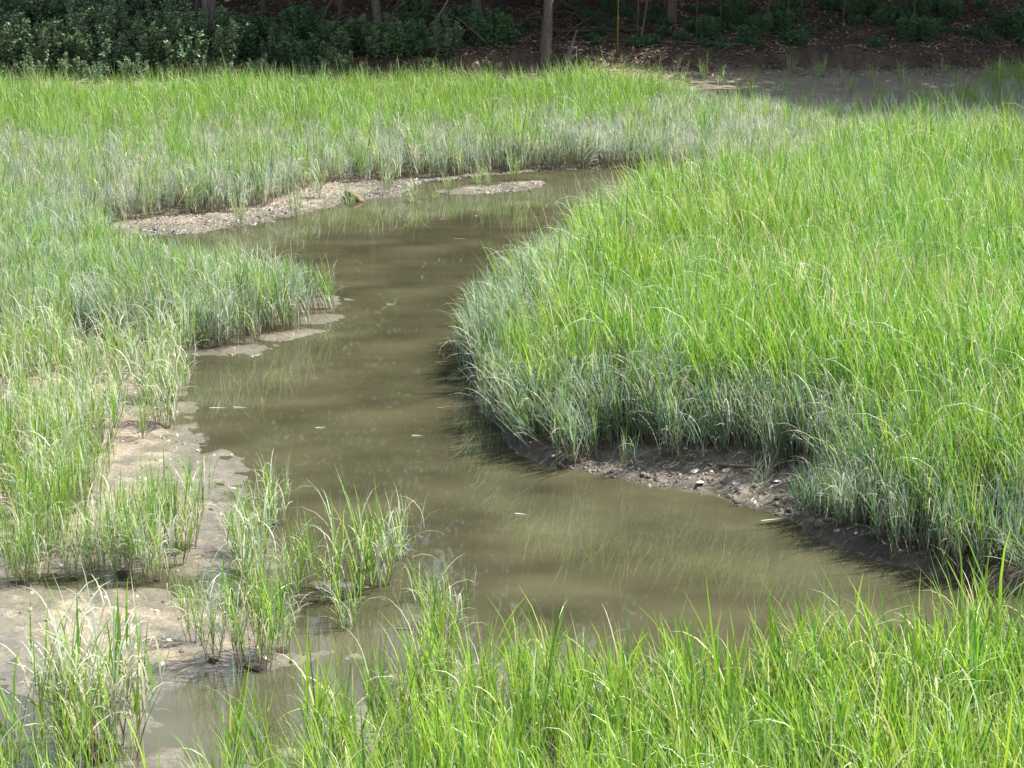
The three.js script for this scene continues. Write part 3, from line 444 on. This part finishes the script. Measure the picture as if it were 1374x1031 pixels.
dead('fallen_log', 'log', [gy(-2.2, -46.4, 0.16), gy(-1.5, -46.5, 0.2), gy(-0.85, -46.3, 0.24)], 0.085, 0.07, DW, 'thick dark fallen log, topmost of the pile', null, 2, 3);
dead('fallen_log', 'log', [gy(-2.3, -45.9, 0.1), gy(-1.6, -45.95, 0.12), gy(-0.9, -45.8, 0.15)], 0.05, 0.055, GW, 'pale bare fallen log along the bottom of the pile', null, 1, 4);
dead('fallen_log', 'log', [gy(-2.6, -46.2, 0.12), gy(-1.7, -46.15, 0.16), gy(-1.0, -46.3, 0.2)], 0.07, 0.05, DW, 'dark fallen log in the middle of the pile', null, 2, 5);
dead('fallen_log', 'log', [gy(0.9, -46.6, 0.12), gy(2.0, -46.5, 0.14), gy(3.2, -46.7, 0.1)], 0.05, 0.035, DW, 'long thin dark log lying behind the pale grey trunk', null, 4, 6);
dead('fallen_log', 'log', [gy(2.2, -45.7, 0.1), gy(3.6, -45.8, 0.12), gy(5.4, -45.6, 0.08)], 0.04, 0.03, DW, 'long dark fallen pole lying along the slope foot', null, 3, 16);
dead('dead_branch', 'branch', [gy(-2.25, -44.6, 0.05), [-1.75, 1.35, -44.8], [-1.2, 2.3, -45.0], [-0.75, 3.2, -45.2]], 0.028, 0.018, BW, 'pale bare leaning branch with sunlit top over the log pile', null, 3, 7);
dead('dead_branch', 'branch', [gy(-3.85, -44.7, 0.1), [-3.6, 1.2, -44.8], [-3.35, 1.5, -44.9]], 0.055, 0.05, GW, 'short broken stub slanting up from the shrubs', null, 0, 8);
dead('dead_branch', 'branch', [[-4.35, 1.35, -45.0], [-4.15, 1.75, -45.1], [-3.6, 2.05, -45.3], [-2.9, 2.0, -45.3], [-2.2, 1.85, -45.4]], 0.035, 0.022, DW, 'long crooked dead branch arching against the slim dark trunk', null, 5, 9);
dead('dead_branch', 'branch', [gy(-2.75, -44.2, 0.05), [-2.55, 0.85, -44.3], [-2.35, 1.0, -44.4]], 0.02, 0.014, BW, 'short pale stick poking out of the grass', null, 0, 10);
dead('dead_branch', 'branch', [gy(-2.95, -45.2, 0.2), [-2.75, 1.5, -45.2], [-2.45, 1.75, -45.3]], 0.02, 0.01, GW, 'thin twiggy branch standing against the log pile', null, 5, 11);
dead('dead_branch', 'branch', [gy(1.0, -44.9, 0.05), [1.35, 0.6, -44.95], [1.9, 0.68, -45.0], gy(2.5, -45.1, 0.05)], 0.03, 0.018, DW, 'arched root-like branch at the foot of the pale grey trunk', null, 2, 12);
{
  const r = rngOf(808);
  for (let k = 0; k < 74; k++) { const x = k < 40 ? -4.6 + 7.6 * r() : -3.5 + 15.5 * r(), z = toeZ(x) - 0.1 - 4 * r(), a = r() * 6.283, l = 0.5 + 1.0 * r(), up = r() < 0.42 ? 0.6 * l : 0.12; dead('dead_branch', 'branch', [gy(x, z, 0.03), [x + Math.cos(a) * l * 0.5, groundAt(x + Math.cos(a) * l * 0.5, z) + 0.06 + up * 0.5, z + Math.sin(a) * l * 0.25], [x + Math.cos(a) * l, groundAt(x + Math.cos(a) * l, z) + up + 0.03, z + Math.sin(a) * l * 0.4]], 0.012 + 0.014 * r(), 0.006, r() < 0.5 ? GW : DW, 'thin grey dead branch lying among fallen leaves', 'dead branches on the slope', 2, 100 + k); }
}
function sapling(x, z, lean, h, r0, col, label, grp, seed) {
  const g = group('sapling', x, groundAt(x, z), z); tag(g, label, 'sapling', grp); const B = new Builder(); limb(B, [[0, -0.1, 0], [lean * 0.3, h * 0.35, 0.03], [lean, h, 0]], r0, r0 * 0.5, 7, col, 0.05, seed); mesh('stem', B.geo(), woodMat, g);
  const f = new Builder(), r = rngOf(seed); for (let k = 0; k < 260; k++) { const t = 0.72 + 0.32 * r(), q = 0.45 * Math.sqrt(r()), a = r() * 6.28; leafQuad(f, r, lean * t + Math.cos(a) * q, h * t + (r() - 0.5) * 0.3, Math.sin(a) * q, 0.1, jit(TL[k % 3], r)); } mesh('foliage', f.geo(), treeLeafMat, g);
}
sapling(2.44, -45.3, 0.02, 3.4, 0.02, [0.42, 0.33, 0.06], 'straight yellow sapling stem at the foot of the slope', null, 61);
sapling(2.98, -46.6, 0.05, 3.2, 0.018, [0.3, 0.26, 0.17], 'thin pale brown sapling beside the yellow stem', null, 62);
for (const [i, [x, z]] of [[4.35, -46.3], [6.05, -46.5], [6.6, -46.9], [5.0, -47.2], [7.9, -47], [9.6, -46.9], [-8.9, -46.2]].entries()) sapling(x, z, 0.1 * Math.sin(i * 2), 2.6 + 0.5 * Math.sin(i), 0.012, [0.27, 0.23, 0.1], 'slender upright sapling stem on the shaded slope', 'saplings on the slope', 70 + i);
{
  const [x, z] = [7.15, -44.6], g = group('wooden_stake', x, groundAt(x, z), z); tag(g, 'short pale wooden stake driven into the shaded mud', 'stake'); const B = new Builder(); limb(B, [[0, -0.2, 0], [0, 0.15, 0], [0.01, 0.38, 0]], 0.03, 0.026, 6, [0.42, 0.38, 0.32], 0.12, 4, 1); mesh('post', B.geo(), woodMat, g);
  const [px, pz] = [1.1, -41.2], h = group('wooden_stake', px, groundAt(px, pz), pz); tag(h, 'weathered bluish leaning stake half sunk in the far grass', 'stake'); const C = new Builder(); limb(C, [[-0.1, -0.2, 0], [0.0, 0.4, 0], [0.14, 0.85, 0], [0.26, 1.2, 0]], 0.085, 0.012, 8, [0.16, 0.2, 0.2], 0.25, 9, 1); mesh('post', C.geo(), woodMat, h);
}
// ---------------------------------------------------------------- shells, clods, sticks and floating bits
const shellMat = new THREE.MeshStandardMaterial({ vertexColors: true, roughness: 0.6, side: THREE.DoubleSide });
function shellGeo(seed) { const B = new Builder(), r = rngOf(seed), W = [1, 1, 1], n = 9, ring = [], mid = []; const t = B.v(0, 0.16, 0, W); for (let k = 0; k < n; k++) { const a = k / n * 6.283, q = (0.42 + 0.16 * r()) * (1 + 0.3 * Math.cos(a)); mid.push(B.v(Math.cos(a) * q * 0.6, 0.13, Math.sin(a) * q * 0.4, W)); ring.push(B.v(Math.cos(a) * q, -0.02 + 0.05 * r(), Math.sin(a) * q * 0.68, W)); } for (let k = 0; k < n; k++) { const m = (k + 1) % n; B.t(t, mid[m], mid[k]); B.q(mid[k], mid[m], ring[m], ring[k]); } return B.geo(); }
const shellGeos = [1, 2, 3].map(shellGeo);
const clodGeo = (() => { const g = new THREE.IcosahedronGeometry(0.5, 2), p = g.attributes.position; for (let i = 0; i < p.count; i++) { const x = p.getX(i), y = p.getY(i), z = p.getZ(i), k = 1 + 0.5 * fbm(x * 3 + 7, z * 3 + y * 4, 3); p.setXYZ(i, x * k, y * k * 0.6, z * k); } g.computeVertexNormals(); const c = new Float32Array(p.count * 3).fill(1); g.setAttribute('color', new THREE.BufferAttribute(c, 3)); return g; })();
{
  const SHELLBEACH = [[-5.26,-24.65],[-5.55,-26.57],[-4.64,-27.32],[-3.84,-27.71],[-3.33,-28.94],[-3,-30.13],[-1.75,-30.84],[-0.57,-31.25],[1.62,-31.59],[1.71,-30.92],[0.39,-30.44],[-0.43,-29.98],[-1.11,-29.53],[-1.55,-28.8],[-1.54,-27.97],[-2.26,-27.45],[-2.65,-26.57],[-3.45,-25.52],[-3.86,-24.97]], ISLE = [[-0.96,-28.52],[-0.42,-29.23],[0.15,-29.6],[0.47,-29.38],[0.31,-28.8],[-0.3,-28.31]];
  const r = rngOf(321), list = [], clods = []; let big = 0;
  const tone = () => { const q = r(); return q < 0.07 ? [0.42, 0.4, 0.35] : q < 0.5 ? [0.2, 0.18, 0.15] : [0.09, 0.082, 0.07]; };
  for (let k = 0; k < 120000 && list.length < 10500; k++) { const x = -7.5 + 10 * r(), z = -31.5 + 7.5 * r(); if (!inside(SHELLBEACH, x, z) && !inside(ISLE, x, z)) continue; const y = groundAt(x, z); if (y < -0.01 || r() > 0.55 + 0.6 * fbm(x * 2, z * 2, 3)) continue; const s = 0.02 + 0.05 * r() * r() * r(); list.push([x, y - 0.001, z, (r() - 0.5) * 1.2, r() * 6.28, (r() - 0.5) * 1.2, [s, s, s], tone()]); }
  scatter('shell_litter', 'broken grey and white shells covering the far creek beach', 'shell litter', shellGeos[0], shellMat, list);
  for (let k = 0; k < 30000 && clods.length < 2600; k++) { const w = r() < 0.5, x = w ? 0.2 + 3.2 * r() : -4.5 + 5.2 * r(), z = w ? -15.8 + 3.4 * r() : -20 + 10 * r(), y = groundAt(x, z), d = waterDist(x, z); if (y < 0 || d > (w ? 1.1 : 1.6) || d < -0.3) continue; if (!w && r() < 0.5) continue; const s = 0.012 + (w ? 0.06 : 0.03) * r() * r(), q = r(), c = w ? mix3([0.06, 0.05, 0.04], [0.17, 0.14, 0.105], r()) : q < 0.3 ? [0.5, 0.47, 0.4] : mix3([0.06, 0.055, 0.045], [0.22, 0.19, 0.14], r()); clods.push([x, y, z, r(), r() * 6, r(), [s, s, s], c]); }
  scatter('mud_clods', 'dark crumbs of mud and grit along the creek margins', 'mud crumbs', clodGeo, shellMat, clods);
  const sgrp = 'loose shells on the muddy bank';
  for (let k = 0; k < 900 && big < 16; k++) { const x = 0.9 + 1.7 * r(), z = -15.5 + 1.7 * r(), d = waterDist(x, z); if (!inside(EAST, x, z) || d < 0.05 || d > 0.8 || groundAt(x, z) < 0.02) continue; const s = mesh('oyster_shell', shellGeos[big % 3], shellMat.clone()); s.material.color.setRGB(...(r() < 0.5 ? [0.5, 0.48, 0.43] : [0.3, 0.28, 0.24])); s.position.set(x, groundAt(x, z), z); s.rotation.set((r() - 0.5) * 0.8, r() * 6.28, (r() - 0.5) * 0.8); s.scale.setScalar(0.045 + 0.05 * r()); tag(s, 'pale oyster shell lying on the dark muddy bank under the tall grass', 'shell', sgrp); big++; }
  dead('driftwood_stick', 'stick', [gy(1.62, -14.62, 0.03), gy(1.85, -14.45, 0.035), gy(2.12, -14.42, 0.03)], 0.013, 0.008, BW, 'pale driftwood stick lying on the muddy bank under the tall grass', null, 1, 41);
  dead('driftwood_stick', 'stick', [gy(-2.42, -28.2, 0.06), gy(-2.3, -28.0, 0.07), gy(-2.16, -27.8, 0.06)], 0.055, 0.045, BW, 'pale chunk of driftwood on the far shell beach', null, 0, 42);
  // dead leaves afloat
  const fl = [[-0.92,-26.38,0.16],[-2.61,-16.61,0.16],[-2.42,-16.64,0.14],[-0.58,-16.61,0.18],[-1.33,-20.9,0.1],[-1.81,-21.17,0.14],[-0.67,-18.27,0.15],[0.09,-18.06,0.2],[-0.49,-26.62,0.06],[-0.67,-24.86,0.2],[-0.8,-15.74,0.1],[1.93,-13.5,0.2],[-0.67,-11.4,0.15],[0.07,-13.67,0.1],[-1.64,-15.97,0.1]];
  fl.forEach(([x, z, l], i) => { const B = new Builder(); leaf(B, 0, 0, 0, 0, l, 0.02, 1.57, 1.57, 1, 5, i % 3 ? G.pale : G.brown, 0.05); const m = mesh('floating_leaf', B.geo(), leafMat); m.position.set(x - l / 2, 0.006, z); m.rotation.y = (i * 1.3) % 0.8 - 0.4; tag(m, 'narrow dead grass leaf floating on the creek', 'leaf', 'dead leaves afloat on the creek'); });
}

renderer.render(scene, camera);
